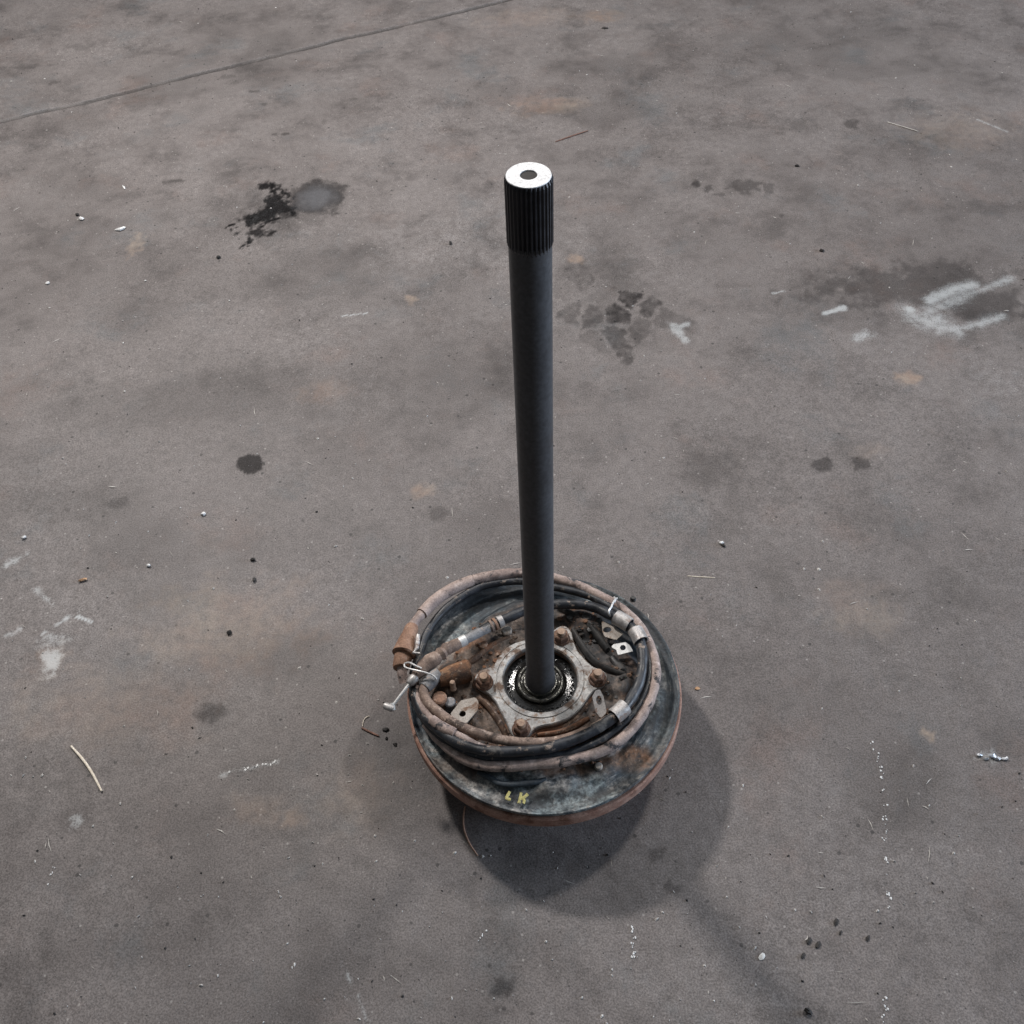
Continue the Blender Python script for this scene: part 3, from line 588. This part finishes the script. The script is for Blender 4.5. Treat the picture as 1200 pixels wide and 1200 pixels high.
# brown lower cable and its ferrule
cD, _ = cable([(511, 791, .112), (504, 798, .112), (497, 807, .112), (497.5, 816, .112), (503, 825, .112), (519, 839, .111), (538, 850.5, .111), (563, 860.5, .110), (588, 867, .110), (612, 870, .109), (636, 870.5, .107), (662, 866, .104), (690, 856, .102), (716, 842, .101), (734, 826, .100)], .0054, MAT['brown'], 'inner brown cable curving round the front')
seg('ferrule', [(514, 789, .112), (509, 793, .112), (502.5, 801, .112), (498, 806, .112)], [.0076, .0082, .0078, .0066], MAT['grey'], cD)
# thinner dusty cable with a split sleeve
cE, _ = cable([(487, 800, .105), (488, 812, .107), (493, 826, .109), (501, 838, .110), (511, 848, .111), (523, 855, .111), (535, 861, .111), (550, 869, .110), (565, 876, .108), (590, 880, .104)], .0042, MAT['pink'], 'short dusty cable with a split sleeve at the left')
seg('cable_sleeve', [(506, 843.5, .1115), (514, 850, .112), (523, 855, .112), (533, 859.5, .112)], [.0056, .0060, .0060, .0056], MAT['pink'], cE)
# metal clamps
def hclamp(c0, c1, c2, r, parent, tabpts, hole, hr, tmat, slot=1.):
    s = pxs([c0, c1, c2]); d = (s[2]-s[0]); s = [s[0]-d*.0, s[1], s[2]+d*.0]
    t = MB()
    loops = []
    for rad, pts in ((r, s), (r-.0014, s[::-1])):
        for p in pts: loops.append((p, rad))
    ax = (s[2]-s[0]).normalized(); u = Vector((0, 0, 1)); u = (u-ax*u.dot(ax)).normalized(); w_ = ax.cross(u)
    rings = [[p+(u*math.cos(2*math.pi*k/28)+w_*math.sin(2*math.pi*k/28))*rad for k in range(28)] for p, rad in loops]
    o = t.rings(rings, True, smooth=True).build('hose_clamp', MAT['clamp'], parent)
    if tabpts: tab('clamp_tab', tabpts, hole, hr, tmat, o, slot=slot)
    return o
hclamp((721.5, 723, .114), (730, 727.5, .1145), (738, 733, .1145), .0088, cC, [(705, 727.5, .105), (706, 740, .104), (709, 746, .104), (722, 750, .105), (730, 743, .107), (720, 733, .107)], (711.5, 738, .1048), .0046, MAT['tab'], .75)
hclamp((744, 738.5, .1145), (748, 745, .1145), (751.5, 752, .1145), .0088, cC, [(716, 758, .107), (719, 755, .107), (733, 752.5, .108), (738, 756, .108), (742, 763, .107), (724, 767.5, .106), (722.5, 762, .106)], (730, 759, .107), .0032, MAT['zinc'])
hclamp((732.5, 828, .1135), (726, 834.5, .1135), (719, 840, .1135), .0090, cC, [(694, 816, .110), (698, 809, .112), (703, 808, .112), (707, 815, .110), (711, 835, .102), (704, 842, .101), (698, 834, .104)], (702, 820, .109), .0030, MAT['clamp'], 1.5)
# wire tie round the cables and bent wire clip at the left
MB().tube(spline(pxs([(723, 701, .112), (720.5, 703, .118), (718, 707, .121), (716.5, 711, .122), (714, 715, .123), (713.5, 719, .121), (716, 723, .115)]), .001), .0011, 10).build('wire_tie', MAT['wire'], AX)
MB().tube(spline(pxs([(720, 700, .110), (721, 703, .117), (719.5, 706, .120)]), .001), .0012, 10).build('wire_tie', MAT['wire'], AX)
MB().tube(spline(pxs([(494, 783, .127), (487, 780, .126), (480, 776.5, .124), (474.5, 777.5, .121), (474.5, 781.5, .121), (481, 784, .124), (490, 786, .127), (498, 788, .127), (506, 791, .124), (511, 795, .121), (511.5, 798, .118)]), .001), .0010, 10).build('wire_clip', MAT['wire'], AX)

# ------------------------------------------------------------------ loose things on the floor
def stick(name, pts, r, mat, label, cat, z=None, taper=True):
    s = spline([P(x, y, (z if z is not None else r*.9)) for x, y in pts], .004)
    m = len(s); rad = [r*(.55+.45*math.sin(math.pi*min(1, max(0, (i+.8)/m)))**.5) if taper else r for i in range(m)]
    base = s[0].copy(); o = MB().tube([p-base for p in s], rad, 8).build(name, mat); o.location = base
    return tag(o, label, cat)
stick('straw', [(83, 874), (97, 890), (108, 906), (119, 927)], .0016, MAT['straw'], 'pale curved straw lying alone on the concrete at the lower left', 'straw')
stick('copper_wire', [(545, 945), (543, 958), (544, 972), (550, 988), (560, 1003)], .0010, MAT['copper'], 'thin coppery wire sticking out from under the brake drum', 'wire')
stick('twig', [(424, 853), (434, 858), (444, 862.5)], .0013, MAT['twig'], 'short reddish brown twig on the floor left of the brake drum', 'twig')
stick('thread', [(425, 851), (426, 844), (430, 840), (433, 839)], .0005, MAT['straw'], 'fine pale thread curling above the reddish twig left of the drum', 'thread', .001)
stick('twig', [(651, 166), (668, 160), (689, 153)], .0012, MAT['twig'], 'thin dark straight twig on the floor up and right of the shaft tip', 'twig')
stick('straw', [(806, 675), (820, 676), (838, 677)], .0007, MAT['straw'], 'faint thin straw lying crosswise to the right of the plate top', 'straw')
stick('straw', [(1040, 143), (1060, 149), (1076, 154)], .0010, MAT['pale'], 'thin grey straw near the upper right beside a black speck', 'straw')
def chip(name, px, py, r, mat, label, cat, sq=(1, .7, .35), rot=0.):
    c = P(px, py, r*sq[2]*.8); rnd = random.Random(int(px*7+py))
    o = MB().blob((0, 0, 0), r, sq, .28, 7, rnd).build(name, mat); o.location = c; o.rotation_euler = (0, 0, rot)
    return tag(o, label, cat)
chip('paper_scrap', 141.5, 268, .0105, MAT['white'], 'oblong white scrap left of the black oil splash', 'scrap', (1, .45, .22), .45)
chip('paper_scrap', 893, 1120.5, .0036, MAT['white'], 'small bright white scrap in the shaft shadow at the lower right', 'scrap', (1.2, .8, .22), .6)
chip('paper_scrap', 145, 219, .0080, MAT['white'], 'thin white sliver above the oblong white scrap', 'scrap', (1, .25, .2), -1.0)
chip('pebble', 95, 256, .0052, MAT['white'], 'whitish pebble beside a dark crumb left of the oblong scrap', 'pebble', (1, .8, .6))
chip('pebble', 56, 331.5, .0040, MAT['white'], 'small white chip near the left edge below the whitish pebble', 'pebble', (1, .6, .5))
chip('pebble', 238, 602, .0040, MAT['white'], 'small white chip below left of the round black oil spot', 'pebble', (1, .7, .6), .5)
chip('pebble', 174, 662.5, .0038, MAT['white'], 'small white chip midway between the orange curl and the oil spot', 'pebble', (1, .5, .5), -.2)
chip('pebble', 28, 629.5, .0040, MAT['white'], 'pale chip close to the left edge above the scuffed white marks', 'pebble', (1, .6, .5), .3)
chip('pebble', 845, 636, .0034, MAT['white'], 'white chip touching a black crumb right of the plate', 'pebble', (1, .8, .6))
chip('crumb', 847.5, 639, .0040, MAT['clod_and_shade'], 'black crumb touching a white chip right of the plate', 'crumb', (1, .5, .5), -.6)
chip('crumb', 90.5, 251.5, .0038, MAT['clod_and_shade'], 'dark crumb beside the whitish pebble at the upper left', 'crumb', (1, .8, .6))
chip('leaf_flake', 97, 679, .0060, MAT['leaf'], 'curled orange flake near the scuffed marks at the left', 'flake', (1, .35, .3), .3)
chip('leaf_flake', 817, 807, .0036, MAT['leaf'], 'orange flake on the floor right beside the plate rim', 'flake', (1, .7, .4))
chip('rubber_scrap', 709, 33, .0100, MAT['clod_and_shade'], 'flat black scrap near the top edge of the floor', 'scrap', (1, .45, .15), -.1)
chip('crumb', 963, 293.5, .0045, MAT['clod_and_shade'], 'black crumb above the white spray paint marks', 'crumb', (1, .6, .6), -.4)
chip('crumb', 934, 194, .0040, MAT['clod_and_shade'], 'black crumb straight right of the shaft tip level', 'crumb', (1, .7, .6))
chip('crumb', 256, 301, .0038, MAT['clod_and_shade'], 'black crumb just below the oil splash fingers', 'crumb', (1, .8, .7))
chip('crumb', 528, 285, .0042, MAT['clod_and_shade'], 'black crumb left of the splined shaft end', 'crumb', (.7, 1, .7))
chip('crumb', 296.5, 655.5, .0038, MAT['clod_and_shade'], 'upper black crumb of the pair left above the cable boot', 'crumb', (1, .6, .6))
chip('crumb', 298, 679, .0034, MAT['clod_and_shade'], 'lower black crumb of the pair left above the cable boot', 'crumb', (.8, 1.2, .6))
chip('crumb', 268.5, 741, .0040, MAT['clod_and_shade'], 'black crumb on the brownish stained patch left of the assembly', 'crumb', (1, .8, .7), .6)
chip('crumb', 947.5, 1185, .0046, MAT['clod_and_shade'], 'black crumb nearest the bottom edge under the shaft shadow', 'crumb', (1, .6, .6), -.5)
chip('crumb', 452, 855, .0036, MAT['clod_and_shade'], 'flattish black crumb nearest the reddish twig by the drum', 'crumb', (1, .7, .5))
chip('crumb', 453, 865, .0024, MAT['clod_and_shade'], 'small black crumb below the flattish one by the drum', 'crumb', (.8, 1, .6))
chip('crumb', 463, 872.5, .0026, MAT['clod_and_shade'], 'black crumb closest to the drum rim on the left', 'crumb', (1, .9, .6))
for x, y, s, l in ((948, 1103, 4.6, 'dark crumb at the left of the close pair in the cluster by the shaft shadow'), (959, 1107, 4.8, 'dark crumb at the right of the close pair in the cluster by the shaft shadow'),
                   (980, 1080, 4.6, 'topmost dark crumb of the cluster by the shaft shadow'), (985, 1093, 3.0, 'small dark crumb just under the topmost one of the cluster by the shaft shadow'),
                   (941, 1120, 3.6, 'lowest dark crumb of the cluster by the shaft shadow'), (1017, 1099, 3.4, 'rightmost dark crumb of the cluster by the shaft shadow')):
    tag(chip('crumb', x, y, s*.001, MAT['clod_and_shade'], l, 'crumb', (1, .5, .2), .9), group='dark crumbs clustered by the shaft shadow')
fo = MB(); rnd = random.Random(5); c0 = P(1160, 887)
for x, y, r in ((1148, 885, .004), (1163, 886, .005), (1168, 889, .004), (1178, 889, .004), (1156, 889, .003)):
    fo.blob(P(x, y, .0015)-c0, r, (1, .5, .4), .45, 6, rnd)
o = fo.build('crumpled_foil', MAT['foil']); o.location = c0; tag(o, 'little crumpled silvery scraps at the right edge level with the plate', 'foil')

# uncountable grit: pale flakes and dark crumbs over the whole floor
def scatter(name, n, mat, rmin, rmax, seed, flat):
    rnd = random.Random(seed); mb = MB()
    for _ in range(n):
        p = P(rnd.uniform(-20, 1220), rnd.uniform(-20, 1220)**1.0)
        if math.hypot(p.x, p.y) < .118: continue
        r = rmin+(rmax-rmin)*rnd.random()**3.5; a = rnd.uniform(0, 6.28); k = rnd.uniform(.3, .9)
        vs = []
        for q in range(5):
            t = a+q*1.2566; u = r*rnd.uniform(.6, 1.1)
            x, y = u*math.cos(t-a), u*k*math.sin(t-a)
            vs.append((p.x+x*math.cos(a)-y*math.sin(a), p.y+x*math.sin(a)+y*math.cos(a), .0002))
        top = (p.x, p.y, r*flat+.0009)
        mb.add(vs+[top], [(q, (q+1) % 5, 5) for q in range(5)])
    tag(mb.build(name, mat), kind='stuff')
scatter('pale_grit', 1300, MAT['pale'], .0005, .0030, 3, .35)
def scratches(n, seed):
    rnd = random.Random(seed); mb = MB()
    for _ in range(n):
        p = P(rnd.uniform(-20, 1220), rnd.uniform(-20, 1220)); L = .002+.009*rnd.random()**3; a = rnd.gauss(-.7, .8); w = rnd.uniform(.0003, .0007)
        if math.hypot(p.x, p.y) < .125: continue
        d = Vector((math.cos(a), math.sin(a), 0)); e = Vector((-d.y, d.x, 0))*w; b = e*rnd.uniform(-2, 2); z = Vector((0, 0, .0010))
        q = [p-d*L, p+b, p+d*L]
        mb.add([q[0]+z, q[1]-e+z, q[2]+z, q[1]+e+z*1.3], [(0, 1, 2, 3)])
    tag(mb.build('chalk_scratches', MAT['pale']), kind='stuff')
scratches(120, 21)
scatter('dark_grit', 600, MAT['clod_and_shade'], .0005, .0024, 4, .4)
# dotted chalky scratch lines
mb = MB(); rnd = random.Random(9)
for pts, n in ((((1021, 870), (1029, 887), (1035, 925), (1037, 975), (1039, 1015), (1042, 1075)), 44), (((740, 1087), (742, 1105), (742, 1124)), 16), (((1037, 1170), (1036, 1198)), 9), (((560, 1100), (575, 1085)), 5), (((55, 1035), (66, 1012)), 6), (((265, 907), (328, 892)), 14)):
    s = spline([P(*p) for p in pts], .002)
    for _ in range(n):
        p = s[int(rnd.random()**1.0*(len(s)-1))]; r = rnd.uniform(.0006, .0016); x = p.x+rnd.gauss(0, .0012); y = p.y+rnd.gauss(0, .0012)
        mb.add([(x+r*math.cos(q*1.57+.4)*rnd.uniform(.6, 1.2), y+r*math.sin(q*1.57+.4)*rnd.uniform(.7, 1.6), .0006) for q in range(4)]+[(x, y, .0011)], [(q, (q+1) % 4, 4) for q in range(4)])
tag(mb.build('chalk_flecks', MAT['white']), kind='stuff')
